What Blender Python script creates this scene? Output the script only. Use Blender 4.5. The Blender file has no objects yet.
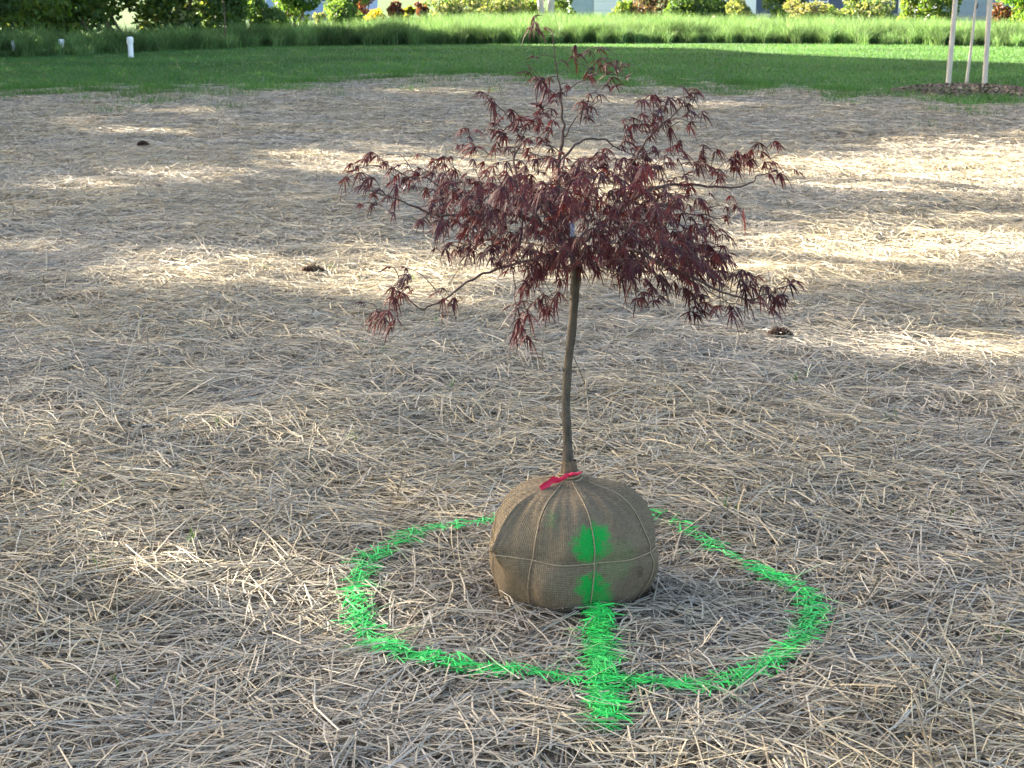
import bpy, math, random
import numpy as np
from mathutils import Vector, Matrix
random.seed(7)
R = np.random.default_rng(7)
C = bpy.context.scene.collection
sc = bpy.context.scene

# ------------------------------------------------------------------ camera maths
F = 1600.0; CH = 1.5; PITCH = math.atan(389.0 / F)
CP, SP = math.cos(PITCH), math.sin(PITCH)
def ray(px, py):
    a = (np.asarray(px, float) - 512) / F; b = (384 - np.asarray(py, float)) / F
    return np.stack([a, CP + b * SP, -SP + b * CP], -1)
def ground(px, py, z=0.0):
    r = ray(px, py); t = (z - CH) / r[..., 2]
    return np.stack([r[..., 0] * t, r[..., 1] * t, np.full_like(t, z)], -1)
def at(px, py, Y):
    r = ray(px, py); t = Y / r[..., 1]
    return np.stack([r[..., 0] * t, r[..., 1] * t, CH + r[..., 2] * t], -1)
def project(P):
    d = P[..., 1] * CP - (P[..., 2] - CH) * SP
    u = P[..., 1] * SP + (P[..., 2] - CH) * CP
    d = np.where(np.abs(d) < 1e-3, 1e-3, d)
    return 512 + F * P[..., 0] / d, 384 - F * u / d, d
def gx(px, Y):                                   # ground x seen at column px, at distance Y
    return (px - 512) / F * (Y * CP + CH * SP)

# ------------------------------------------------------------------ noise
class Waves:
    def __init__(s, wl, n=14, seed=0):
        g = np.random.default_rng(seed); th = g.uniform(0, 2 * np.pi, n)
        k = 2 * np.pi / (wl * g.uniform(.7, 1.5, n))
        s.kx, s.ky, s.ph, s.n = np.cos(th) * k, np.sin(th) * k, g.uniform(0, 6.28, n), n
    def __call__(s, x, y):
        o = np.zeros(np.shape(x))
        for a, b, p in zip(s.kx, s.ky, s.ph): o = o + np.sin(a * x + b * y + p)
        return o / math.sqrt(s.n / 2.0)            # about unit variance
nz1, nz2, nz3 = Waves(1.3, seed=1), Waves(.45, seed=2), Waves(.17, seed=3)
nA, nB, nC, nD = Waves(.6, seed=4), Waves(2.4, seed=5), Waves(.22, seed=6), Waves(5., seed=8)
def mound(x, y):
    return .030 + .007 * nz1(x, y) + .005 * nz2(x, y) + .003 * nz3(x, y)

# ------------------------------------------------------------------ mesh helpers
def mesh_np(name, V, faces, col=None, smooth=True):
    """faces: list of int arrays (n,k)"""
    me = bpy.data.meshes.new(name)
    V = np.ascontiguousarray(V, dtype=np.float32)
    me.vertices.add(len(V)); me.vertices.foreach_set('co', V.ravel())
    loops = np.concatenate([f.ravel() for f in faces]).astype(np.int32)
    sizes = np.concatenate([np.full(len(f), f.shape[1]) for f in faces]).astype(np.int32)
    starts = np.concatenate([[0], np.cumsum(sizes)[:-1]]).astype(np.int32)
    me.loops.add(len(loops)); me.loops.foreach_set('vertex_index', loops)
    me.polygons.add(len(sizes)); me.polygons.foreach_set('loop_start', starts)
    me.polygons.foreach_set('use_smooth', np.full(len(sizes), smooth))
    me.update(calc_edges=True)
    if col is not None:
        a = me.attributes.new('col', 'FLOAT_COLOR', 'POINT')
        c = np.ones((len(V), 4), np.float32); c[:, :3] = col
        a.data.foreach_set('color', c.ravel())
    return me
def link(name, me, mat, parent=None):
    o = bpy.data.objects.new(name, me); C.objects.link(o)
    if mat is not None and len(me.materials) == 0: me.materials.append(mat)
    if parent is not None: o.parent = parent
    return o
def empty(name, loc, label, cat, group=None):
    o = bpy.data.objects.new(name, None); C.objects.link(o); o.location = loc; o.empty_display_size = .2
    tag(o, label, cat, group); return o
def tag(o, label=None, cat=None, group=None, kind=None):
    if label: o['label'] = label
    if cat: o['category'] = cat
    if group: o['group'] = group
    if kind: o['kind'] = kind
    return o

class MB:
    """collects verts and faces of one mesh (local space offset o)"""
    def __init__(s, off=(0, 0, 0)): s.V = []; s.F4 = []; s.F3 = []; s.Cc = []; s.n = 0; s.off = np.array(off, float)
    def add(s, V, q=None, t=None, col=None):
        V = np.asarray(V, float).reshape(-1, 3)
        if q is not None and len(q): s.F4.append(np.asarray(q).reshape(-1, 4) + s.n)
        if t is not None and len(t): s.F3.append(np.asarray(t).reshape(-1, 3) + s.n)
        s.V.append(V - s.off); s.n += len(V)
        if col is None: col = (1, 1, 1)
        s.Cc.append(np.broadcast_to(np.asarray(col, float), (len(V), 3)))
    def box(s, a, b, col=None):
        x0, y0, z0 = a; x1, y1, z1 = b
        V = [(x0,y0,z0),(x1,y0,z0),(x1,y1,z0),(x0,y1,z0),(x0,y0,z1),(x1,y0,z1),(x1,y1,z1),(x0,y1,z1)]
        s.add(V, [(0,3,2,1),(4,5,6,7),(0,1,5,4),(1,2,6,5),(2,3,7,6),(3,0,4,7)], col=col)
    def tube(s, P, r, n=8, cap=True, col=None):
        P = np.asarray(P, float); k = len(P); r = np.broadcast_to(np.asarray(r, float), (k,))
        T = np.gradient(P, axis=0); T /= np.linalg.norm(T, axis=1, keepdims=True) + 1e-12
        ref = np.array([0, 0, 1.]) if abs(T[0][2]) < .9 else np.array([1., 0, 0])
        U = np.cross(T[0], ref); U /= np.linalg.norm(U); Us = []
        for i in range(k):
            U = U - T[i] * U.dot(T[i]); U /= np.linalg.norm(U) + 1e-12; Us.append(U)
        Us = np.array(Us); W = np.cross(T, Us)
        a = np.arange(n) / n * 2 * np.pi
        V = P[:, None] + r[:, None, None] * (np.cos(a)[None, :, None] * Us[:, None] + np.sin(a)[None, :, None] * W[:, None])
        i = np.arange(k - 1)[:, None] * n; j = np.arange(n)[None]; j2 = (j + 1) % n
        q = np.stack([i + j, i + j2, i + n + j2, i + n + j], -1).reshape(-1, 4)
        V = V.reshape(-1, 3); t = []
        if cap:
            V = np.vstack([V, P[:1], P[-1:]]); m = k * n
            for jj in range(n):
                t.append((m, (jj + 1) % n, jj)); t.append((m + 1, (k - 1) * n + jj, (k - 1) * n + (jj + 1) % n))
        s.add(V, q, t, col)
    def lathe(s, prof, n=24, c=(0, 0, 0), col=None):
        a = np.arange(n) / n * 2 * np.pi; prof = np.asarray(prof, float); k = len(prof)
        V = np.stack([prof[:, 0:1] * np.cos(a), prof[:, 0:1] * np.sin(a), np.repeat(prof[:, 1:2], n, 1)], -1) + np.asarray(c, float)
        i = np.arange(k - 1)[:, None] * n; j = np.arange(n)[None]; j2 = (j + 1) % n
        s.add(V.reshape(-1, 3), np.stack([i + j, i + j2, i + n + j2, i + n + j], -1).reshape(-1, 4), col=col)
    def build(s, name, mat, parent=None, smooth=True):
        fs = ([np.concatenate(s.F4)] if s.F4 else []) + ([np.concatenate(s.F3)] if s.F3 else [])
        return link(name, mesh_np(name, np.concatenate(s.V), fs, np.concatenate(s.Cc), smooth), mat, parent)

def ribbons(P, S, rise=None):
    """P (N,K,3) centre paths, S (N,K,3) half-width vectors; rise (N,K,3): a ridge -> V profile. returns verts, quads, per-ribbon vert count"""
    N, K = P.shape[:2]
    if rise is None:
        V = np.stack([P - S, P + S], 2); m = 2
    else:
        V = np.stack([P - S, P + rise, P + S], 2); m = 3
    base = (np.arange(N) * K * m)[:, None, None]; i = np.arange(K - 1)[None, :, None] * m; j = np.arange(m - 1)[None, None, :]
    a = base + i + j
    q = np.stack([a, a + 1, a + m + 1, a + m], -1).reshape(-1, 4)
    return V.reshape(-1, 3), q, K * m

# ------------------------------------------------------------------ materials
def mat(name, color=(.5, .5, .5), rough=.8, spec=.2, attr=False, trans=0., noise=None, bump=None, tint=None):
    m = bpy.data.materials.new(name); m.use_nodes = True; nt = m.node_tree; N = nt.nodes; L = nt.links
    b = N['Principled BSDF']; b.inputs['Roughness'].default_value = rough; b.inputs['Specular IOR Level'].default_value = spec
    b.inputs['Base Color'].default_value = (*color, 1)
    src = None
    tc = N.new('ShaderNodeTexCoord')
    if attr:
        at_ = N.new('ShaderNodeAttribute'); at_.attribute_name = 'col'; src = at_.outputs['Color']
    if noise:                                     # (scale, colour2, lo, hi)
        nn = N.new('ShaderNodeTexNoise'); nn.inputs['Scale'].default_value = noise[0]; nn.inputs['Detail'].default_value = 6; nn.inputs['Roughness'].default_value = .65
        mp = N.new('ShaderNodeMapping'); L.new(tc.outputs['Object'], mp.inputs[0]); L.new(mp.outputs[0], nn.inputs['Vector'])
        if len(noise) > 4: mp.inputs['Scale'].default_value = noise[4]
        rp = N.new('ShaderNodeMapRange'); rp.inputs[1].default_value = noise[2]; rp.inputs[2].default_value = noise[3]; L.new(nn.outputs['Fac'], rp.inputs[0])
        mx = N.new('ShaderNodeMix'); mx.data_type = 'RGBA'; L.new(rp.outputs[0], mx.inputs['Factor'])
        if src is not None: L.new(src, mx.inputs['A'])
        else: mx.inputs['A'].default_value = (*color, 1)
        mx.inputs['B'].default_value = (*noise[1], 1); src = mx.outputs['Result']
    if src is not None: L.new(src, b.inputs['Base Color'])
    if bump:                                      # (scale, strength, distance)
        bn = N.new('ShaderNodeTexNoise'); bn.inputs['Scale'].default_value = bump[0]; bn.inputs['Detail'].default_value = 5
        L.new(tc.outputs['Object'], bn.inputs['Vector'])
        bp = N.new('ShaderNodeBump'); bp.inputs['Strength'].default_value = bump[1]; bp.inputs['Distance'].default_value = bump[2]
        L.new(bn.outputs['Fac'], bp.inputs['Height']); L.new(bp.outputs[0], b.inputs['Normal'])
    if trans > 0:
        tr = N.new('ShaderNodeBsdfTranslucent'); ms = N.new('ShaderNodeMixShader'); ms.inputs[0].default_value = trans
        if src is not None:
            if tint:
                mu = N.new('ShaderNodeMix'); mu.data_type = 'RGBA'; mu.blend_type = 'MULTIPLY'; mu.inputs['Factor'].default_value = 1
                L.new(src, mu.inputs['A']); mu.inputs['B'].default_value = (*tint, 1); L.new(mu.outputs['Result'], tr.inputs['Color'])
            else: L.new(src, tr.inputs['Color'])
        else: tr.inputs['Color'].default_value = (*color, 1)
        L.new(b.outputs[0], ms.inputs[1]); L.new(tr.outputs[0], ms.inputs[2])
        L.new(ms.outputs[0], N['Material Output'].inputs['Surface'])
    return m
M = {}
M['straw'] = mat('straw', attr=True, rough=.55, spec=.25, trans=.12)
M['paint'] = mat('painted_straw', attr=True, rough=.5, spec=.3)
M['soil'] = mat('straw_soil', (.15, .118, .080), .95, .1, noise=(9, (.25, .20, .14), .35, .7), bump=(60, .6, .02))
M['ground'] = mat('lawn_soil', (.035, .075, .022), .95, .1, noise=(1.5, (.05, .095, .03), .3, .7), bump=(40, .5, .03))
M['lawn'] = mat('lawn_blades', attr=True, rough=.6, spec=.2, trans=.3, tint=(1.3, 1.25, .5))
M['meadow'] = mat('meadow_blades', attr=True, rough=.7, spec=.15, trans=.28, tint=(1.15, 1.15, .8))
M['leaf'] = mat('shrub_leaves', attr=True, rough=.55, spec=.25, trans=.48, tint=(1.5, 1.4, .5))
M['needle'] = mat('pine_needles', attr=True, rough=.6, spec=.2, trans=.1)
M['bark'] = mat('bark', (.16, .105, .075), .95, .1, noise=(7, (.07, .05, .04), .4, .65, (1, 1, .25)), bump=(25, .8, .02))
M['pale_bark'] = mat('pale_bark', (.50, .45, .38), .9, .1, noise=(6, (.30, .26, .22), .5, .75, (1, 1, .3)), bump=(25, .5, .01))
M['maple_bark'] = mat('maple_bark', (.108, .090, .073), .9, .12, noise=(60, (.050, .045, .037), .42, .68, (1, 1, .3)), bump=(160, .7, .004))
M['maple_twig'] = mat('maple_twig', (.075, .045, .042), .7, .25, noise=(80, (.12, .085, .07), .45, .7))
M['maple_leaf'] = mat('maple_leaf', attr=True, rough=.5, spec=.25, trans=.25, tint=(1.7, .9, .85))
M['twine'] = mat('twine', (.36, .29, .20), .9, .1, noise=(250, (.22, .17, .11), .4, .65))
M['ribbon'] = mat('pink_ribbon', (.60, .022, .075), .5, .35, noise=(120, (.55, .02, .07), .4, .7))
M['tagpl'] = mat('tag_plastic', (.42, .50, .75), .4, .4)
M['cone'] = mat('pinecone', attr=True, rough=.8, spec=.2)
M['pvc'] = mat('white_pvc', (.78, .80, .82), .45, .4, noise=(14, (.6, .6, .58), .55, .8))
M['stake'] = mat('peeled_wood', (.62, .53, .45), .8, .2, noise=(9, (.42, .34, .28), .45, .75, (3, 3, .4)), bump=(40, .4, .005))
M['mulch'] = mat('mulch_chips', attr=True, rough=.95, spec=.1)

def burlap():
    m = bpy.data.materials.new('burlap'); m.use_nodes = True; nt = m.node_tree; N = nt.nodes; L = nt.links
    b = N['Principled BSDF']; b.inputs['Roughness'].default_value = .95; b.inputs['Specular IOR Level'].default_value = .08
    tc = N.new('ShaderNodeTexCoord'); O = tc.outputs['Object']
    def noise(scale, detail=4):
        n = N.new('ShaderNodeTexNoise'); n.inputs['Scale'].default_value = scale; n.inputs['Detail'].default_value = detail
        n.inputs['Roughness'].default_value = .65; L.new(O, n.inputs['Vector']); return n.outputs['Fac']
    def rng(s, a, b_, c=0., d=1.):
        r = N.new('ShaderNodeMapRange'); r.inputs[1].default_value = a; r.inputs[2].default_value = b_; r.inputs[3].default_value = c; r.inputs[4].default_value = d
        L.new(s, r.inputs[0]); return r.outputs[0]
    def mix(f, A, B):
        x = N.new('ShaderNodeMix'); x.data_type = 'RGBA'; L.new(f, x.inputs['Factor'])
        for k, v in (('A', A), ('B', B)):
            if isinstance(v, tuple): x.inputs[k].default_value = (*v, 1)
            else: L.new(v, x.inputs[k])
        return x.outputs['Result']
    def math_(op, a, b_=None):
        x = N.new('ShaderNodeMath'); x.operation = op
        for i, v in enumerate((a, b_)):
            if v is None: continue
            if isinstance(v, (int, float)): x.inputs[i].default_value = v
            else: L.new(v, x.inputs[i])
        return x.outputs[0]
    # weave threads: two sets of waves in cylindrical coordinates
    sp = N.new('ShaderNodeSeparateXYZ'); L.new(O, sp.inputs[0])
    ang = math_('ARCTAN2', sp.outputs[1], sp.outputs[0])
    w1 = math_('SINE', math_('MULTIPLY', ang, 270.)); w2 = math_('SINE', math_('MULTIPLY', sp.outputs[2], 1350.))
    weave = math_('ADD', math_('MULTIPLY', w1, .5), math_('MULTIPLY', w2, .5))
    c = mix(rng(noise(9), .35, .7), (.190, .152, .106), (.135, .108, .076))
    c = mix(rng(noise(130, 3), .35, .75), c, (.25, .20, .135))
    c = mix(rng(noise(22, 5), .62, .72, 0, .55), c, (.066, .052, .038))
    c = mix(rng(weave, -.9, .9, 0, .32), c, (.055, .042, .030))
    for (p, rad, amt) in PAINT:
        vd = N.new('ShaderNodeVectorMath'); vd.operation = 'DISTANCE'; L.new(O, vd.inputs[0]); vd.inputs[1].default_value = p
        d = math_('ADD', vd.outputs['Value'], math_('MULTIPLY', math_('ADD', noise(60, 6), -.5), .075))
        f = rng(d, rad * .62, rad * 1.15, amt, 0.)
        f = math_('MULTIPLY', f, rng(noise(300, 3), .25, .5, .5, 1))
        c = mix(f, c, (.012, .34, .060))
    L.new(c, b.inputs['Base Color'])
    h = math_('ADD', math_('MULTIPLY', weave, .6), math_('MULTIPLY', noise(70, 5), 1.2))
    bp = N.new('ShaderNodeBump'); bp.inputs['Strength'].default_value = .5; bp.inputs['Distance'].default_value = .006
    L.new(h, bp.inputs['Height']); L.new(bp.outputs[0], b.inputs['Normal'])
    return m

# ------------------------------------------------------------------ layout curves on the ground
def curve(pts):
    g = ground([p[0] for p in pts], [p[1] for p in pts]); i = np.argsort(g[:, 0]); return g[i, 0], g[i, 1]
EDGE = curve([(-300, 94), (0, 93), (60, 91), (110, 89), (160, 93), (215, 92), (270, 90), (310, 85), (350, 81), (400, 76), (460, 75), (520, 78), (580, 81), (640, 84), (700, 86), (770, 89), (830, 93), (900, 97), (1024, 100), (1330, 105)])
FRONT = curve([(-200, 64), (0, 58), (130, 53), (260, 47), (400, 45), (512, 44), (700, 43), (850, 44), (1024, 47), (1300, 53)])
def straw_edge(x): return np.interp(x, *EDGE)
def meadow_front(x): return np.interp(x, *FRONT) + .25 * nA(x * 1.0, 0 * x)
BACKX = np.array([-30, -17, -12, -9, -8, -4, 0, 5, 10, 14, 20, 26, 34]); BACKY = np.array([46, 47.5, 51, 58, 65, 82, 92, 90, 80, 76, 70, 64, 60])
def meadow_back(x): return np.interp(x, BACKX, BACKY)

# ------------------------------------------------------------------ wanted sun patches; the pine crowns are thinned to let them through
EL, AZ = math.radians(20), math.radians(-60)
SUN = np.array([math.sin(AZ) * math.cos(EL), math.cos(AZ) * math.cos(EL), math.sin(EL)])
BLOB = [  # px, py, rx, ry, strength
 (1010,168,150,28,1),(880,172,110,20,1),(800,168,60,13,1),(960,148,80,6,.5),
 (1010,248,150,22,1),(880,250,110,26,1),(780,250,70,26,1),(720,262,50,19,.95),(650,262,60,18,.7),(590,250,50,18,.55),
 (900,343,140,12,.7),(1000,352,90,10,.6),(735,292,40,8,.4),(930,215,110,6,.35),(1000,302,60,6,.25),
 (620,182,80,22,.75),(560,170,60,20,.6),(490,166,55,14,.55),
 (380,160,60,13,.8),(320,160,42,11,.6),(190,174,60,8,.55),(100,183,45,8,.55),(135,129,50,4,.45),(170,110,32,3,.4),(75,122,30,3,.35),(30,185,25,4,.25),
 (35,246,42,4,.25),(100,254,36,3,.15),(178,268,72,16,1),(265,260,30,5,.15),(318,266,38,5,.3),(305,285,30,5,.3),(410,276,85,27,1),(500,268,65,19,.9),(365,262,22,8,.3),
 (330,228,28,4,.3),(300,330,60,5,.15),(30,352,50,7,.3),(20,410,45,12,.45),(280,424,52,13,.55),(225,578,95,28,.95),(120,470,30,6,.12),
 (60,440,40,6,.2),(430,90,50,3,.2),(620,100,60,3,.2),(700,105,60,3,.25),
]
def sun_want(px, py):
    """share of direct sun wanted where the sun ray meets the ground"""
    gxy = ground(px, np.maximum(py, 0)); n = nA(gxy[:, 0] * .8, gxy[:, 1] * 1.2) * .22 + nC(gxy[:, 0], gxy[:, 1]) * .10
    w = np.full(len(px), .035)
    for cx, cy, rx, ry, s in BLOB:
        d = np.sqrt(((px - cx) / rx) ** 2 + ((py - cy) / ry) ** 2) + n
        w = np.maximum(w, s ** .55 * np.clip((1.3 - d) / .5, 0, 1))
    # lawn strip and meadow on the right lie in full sun; at the left they are shaded
    line = np.interp(px, [480, 700, 768, 896, 1024, 1300], [34, 47, 52, 57, 61.5, 70])
    w = np.where((py < line) & (px > 480), 1.0, w)
    w = np.where((py < 27) & (px < 300), np.maximum(w, np.clip(.8 + .5 * nA(gxy[:, 0], gxy[:, 1]), .2, 1)), w)
    rear = np.interp(px, [150, 230, 300, 400, 480], [18, 22, 19, 17.5, 19])
    w = np.where((py < rear + 3) & (px <= 480) & (px > 190), 1.0, w)
    return w

# ------------------------------------------------------------------ world, sun, camera
w = bpy.data.worlds.new('World'); sc.world = w; w.use_nodes = True
sky = w.node_tree.nodes.new('ShaderNodeTexSky'); sky.sky_type = 'NISHITA'; sky.sun_disc = False
sky.sun_elevation = EL; sky.sun_rotation = AZ; sky.air_density = 1.0; sky.dust_density = 3.5; sky.ozone_density = 0.15
bg = w.node_tree.nodes['Background']; w.node_tree.links.new(sky.outputs[0], bg.inputs[0]); bg.inputs[1].default_value = .055
sun = bpy.data.lights.new('sun', 'SUN'); sun.energy = 5.0; sun.angle = math.radians(.48); sun.color = (1, .90, .74)
so = bpy.data.objects.new('sun', sun); C.objects.link(so); so.rotation_euler = Vector(-SUN).to_track_quat('-Z', 'Y').to_euler(); so.location = (-40, 30, 30)
cam = bpy.data.cameras.new('camera'); co = bpy.data.objects.new('camera', cam); C.objects.link(co); sc.camera = co
cam.sensor_width = 36; cam.lens = F * 36 / 1024; cam.clip_start = .05; cam.clip_end = 4000
co.location = (0, 0, CH); co.rotation_euler = (math.radians(90) - PITCH, 0, 0)
cam.dof.use_dof = True; cam.dof.focus_distance = 4.0; cam.dof.aperture_fstop = 18
vs = sc.view_settings; vs.view_transform = 'Standard'; vs.look = 'None'; vs.exposure = 3.70; vs.gamma = 1; vs.use_curve_mapping = False
sc.cycles.max_bounces = 6; sc.cycles.diffuse_bounces = 3; sc.cycles.transmission_bounces = 4; sc.cycles.use_denoising = True

# ------------------------------------------------------------------ ground sheets
def grid(xs, ys, zf):
    X, Y = np.meshgrid(xs, ys); V = np.stack([X, Y, zf(X, Y)], -1).reshape(-1, 3)
    nx, ny = len(xs), len(ys); i = np.arange(ny - 1)[:, None] * nx; j = np.arange(nx - 1)[None]
    return V, np.stack([i + j, i + j + 1, i + nx + j + 1, i + nx + j], -1).reshape(-1, 4)
V, q = grid(np.array([-1500., -300, -60, -20, 0, 20, 60, 300, 1500]), np.array([-300., -40, 0, 20, 40, 60, 100, 300, 2500]), lambda x, y: 0 * x)
tag(link('ground', mesh_np('ground', V, [q]), M['ground']), kind='structure')
# straw bed soil: fine near the camera, up to the straw edge
us = np.linspace(0, 1, 260)
ys = np.concatenate([np.linspace(-2, 10, 400), np.linspace(10.1, 30, 130)])
Y, U = np.meshgrid(ys, us, indexing='ij')
X = (-1 + 2 * U) * (2.6 + np.maximum(Y, 0) * .52)
Yc = np.minimum(Y, straw_edge(X) + .3 + .25 * nA(X, 0 * X)); Z = np.maximum(mound(X, Yc) - .008, .006)
V = np.stack([X, Yc, Z], -1).reshape(-1, 3); ny, nx = Y.shape
i = np.arange(ny - 1)[:, None] * nx; j = np.arange(nx - 1)[None]
q = np.stack([i + j, i + j + 1, i + nx + j + 1, i + nx + j], -1).reshape(-1, 4)
keep = (V[q][:, :, 1].max(1) - V[q][:, :, 1].min(1)) > 1e-5
tag(link('bare_soil', mesh_np('bare_soil', V, [q[keep]]), M['soil']), kind='structure')

# ------------------------------------------------------------------ paint marks on the straw (real ring on the ground, sprayed on the straw)
RING = ground(*np.array([(430,529),(395,545),(368,561),(356,585),(359,610),(376,635),(402,651),(450,662),(500,669),(550,673),(600,679),(650,684),(700,684),(745,674),(785,653),(808,627),(815,602),(792,580),(752,562),(715,545),(690,530),(660,520),(600,515),(540,516),(490,522),(430,529)], float).T, z=.056)[:, :2]
STRIPE = ground(*np.array([(597,596),(599,640),(602,680),(606,722)], float).T, z=.056)[:, :2]
def polydist(x, y, pl):
    d = np.full(np.shape(x), 9.); s = np.zeros(np.shape(x)); L = 0
    for a, b in zip(pl[:-1], pl[1:]):
        ab = b - a; l = math.hypot(*ab); t = np.clip(((x - a[0]) * ab[0] + (y - a[1]) * ab[1]) / (l * l), 0, 1)
        dd = np.hypot(x - a[0] - t * ab[0], y - a[1] - t * ab[1]); m = dd < d
        d = np.where(m, dd, d); s = np.where(m, L + t * l, s); L += l
    return d, s
BALLC = ground(572, 601); BX, BY = BALLC[0], BALLC[1]
def ring_amt(x, y):
    d, s = polydist(x, y, RING)
    wv = .029 + .006 * np.sin(s * 9) + .005 * np.sin(s * 23 + 1)
    far = np.clip((y - BY) / .45, 0, 1)
    wv = wv * (1 - .45 * far)
    a = np.clip((wv + .022 - d) / .040, 0, 1)
    return a * (1 - .45 * far) * (.86 + .14 * np.sin(s * 31))
def stripe_amt(x, y):
    d, s = polydist(x, y, STRIPE); return np.clip((.046 - d) / .03, 0, 1)

# ------------------------------------------------------------------ straw
PAL = np.array([(.58, .46, .25), (.50, .395, .225), (.42, .345, .22), (.35, .31, .235), (.45, .40, .31), (.29, .22, .125), (.52, .38, .17), (.19, .145, .095)])
PW = np.array([.13, .20, .20, .14, .13, .10, .04, .06])
def straw_field(n, ylo, yhi, lmin, lmax, wmin, wmax, K, zspread, margin=.35, tone=1., upf=.012):
    # positions uniform over the wedge the camera could see (and a step to the side)
    y = np.sqrt(R.uniform(0, 1, n * 2) * ((yhi + 4) ** 2 - (ylo + 4) ** 2) + (ylo + 4) ** 2) - 4
    y = y[:n]; hw = .34 * y + .25 + margin; x = R.uniform(-1, 1, n) * hw
    th = 1.1 * nB(x, y) + .75 * nA(x, y) + R.normal(0, .95, n)
    lay = R.uniform(0, 1, n) ** 1.25
    L = R.uniform(lmin, lmax, n) * R.choice([.55, 1, 1.55], n, p=[.35, .45, .2])
    tilt = R.normal(0, .065, n); up = R.uniform(0, 1, n) < upf; tilt = np.where(up, np.abs(R.normal(.35, .25, n)), tilt)
    d = np.stack([np.cos(th) * np.cos(tilt), np.sin(th) * np.cos(tilt), np.sin(tilt)], -1)
    z = np.where(up, L * .5 * np.sin(np.clip(tilt, 0, 1.4)), 0) + lay * zspread
    c = np.stack([x, y, z], -1)
    t = np.linspace(-.5, .5, K)
    P = c[:, None] + t[None, :, None] * (d * L[:, None])[:, None]
    side = np.stack([-np.sin(th), np.cos(th), 0 * th], -1)
    bend = R.normal(0, .022, n) * L; kink = R.uniform(0, 1, n) < .12; bend = np.where(kink, bend * 5, bend)
    prof = (1 - (2 * t) ** 2)
    P = P + prof[None, :, None] * (bend[:, None] * side)[:, None]
    P[:, :, 2] += prof[None] * (np.abs(R.normal(0, .018, n)) * L)[:, None]
    P[:, :, 2] += mound(P[:, :, 0], P[:, :, 1]) - .004
    roll = R.uniform(-.7, .7, n)
    wd = R.uniform(wmin, wmax, n) * .5
    upv = np.array([0, 0, 1.])
    S = (np.cos(roll)[:, None] * side + np.sin(roll)[:, None] * upv) * wd[:, None]
    Nn = (-np.sin(roll)[:, None] * side + np.cos(roll)[:, None] * upv) * wd[:, None] * .55
    col = PAL[R.choice(len(PAL), n, p=PW)] * R.uniform(.70, 1.12, (n, 1))
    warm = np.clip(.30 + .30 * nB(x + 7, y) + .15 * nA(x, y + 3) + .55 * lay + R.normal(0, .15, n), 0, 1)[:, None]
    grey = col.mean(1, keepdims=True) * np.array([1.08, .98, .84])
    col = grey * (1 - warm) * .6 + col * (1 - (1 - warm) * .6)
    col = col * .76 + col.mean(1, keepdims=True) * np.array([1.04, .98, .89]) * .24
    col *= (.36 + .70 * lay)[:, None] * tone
    return P, S, Nn, col, lay, x, y
VS, QS, CS, off = [], [], [], 0
VP = {'ring': [[], [], [], 0], 'stripe': [[], [], [], 0]}
def stash(P, S, Nn, col, store):
    V, q, m = ribbons(P, S, Nn[:, None].repeat(P.shape[1], 1) if Nn is not None else None)
    store[0].append(V); store[1].append(q + store[3]); store[3] += len(V)
    store[2].append(col.reshape(-1, 3) if col.ndim == 3 else np.repeat(col, m, 0))
ST = [[], [], [], 0]
P, S, Nn, col, lay, x, y = straw_field(205000, 2.6, 9.5, .06, .20, .0020, .0041, 3, .032)
P = P.astype(np.float32)
# straws may not run through the root ball
r = np.hypot(P[:, :, 0] - BX, P[:, :, 1] - BY).min(1); ok = r > .185
P, S, Nn, col, lay, x, y = (a[ok] for a in (P, S, Nn, col, lay, x, y))
ra = ring_amt(P[:, :, 0], P[:, :, 1]); sa = stripe_amt(P[:, :, 0], P[:, :, 1])
rnd = R.uniform(0, 1, len(x))
isr = (ra[:, 1] * (.25 + .9 * lay) > rnd); iss = (sa[:, 1] * (.35 + .9 * lay) > rnd)
isr &= ~iss
for key, sel, am in (('ring', isr, ra), ('stripe', iss, sa)):
    n = sel.sum(); a = np.clip(am[sel] * 1.7 - .1, 0, 1) * R.uniform(.35, 1, (n, 1)) ** .6
    g = np.array([.030, .56, .090]) * R.uniform(.45, 1.15, (n, 1)) * (.55 + .45 * lay[sel])[:, None]
    cc = col[sel][:, None] * (1 - a[..., None]) + g[:, None] * a[..., None]
    Pk = P[sel].copy(); Pk[:, :, 2] += .002
    stash(Pk, np.repeat(S[sel][:, None], 3, 1), Nn[sel], np.repeat(cc, 3, 1).reshape(n, 9, 3), VP[key])
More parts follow.
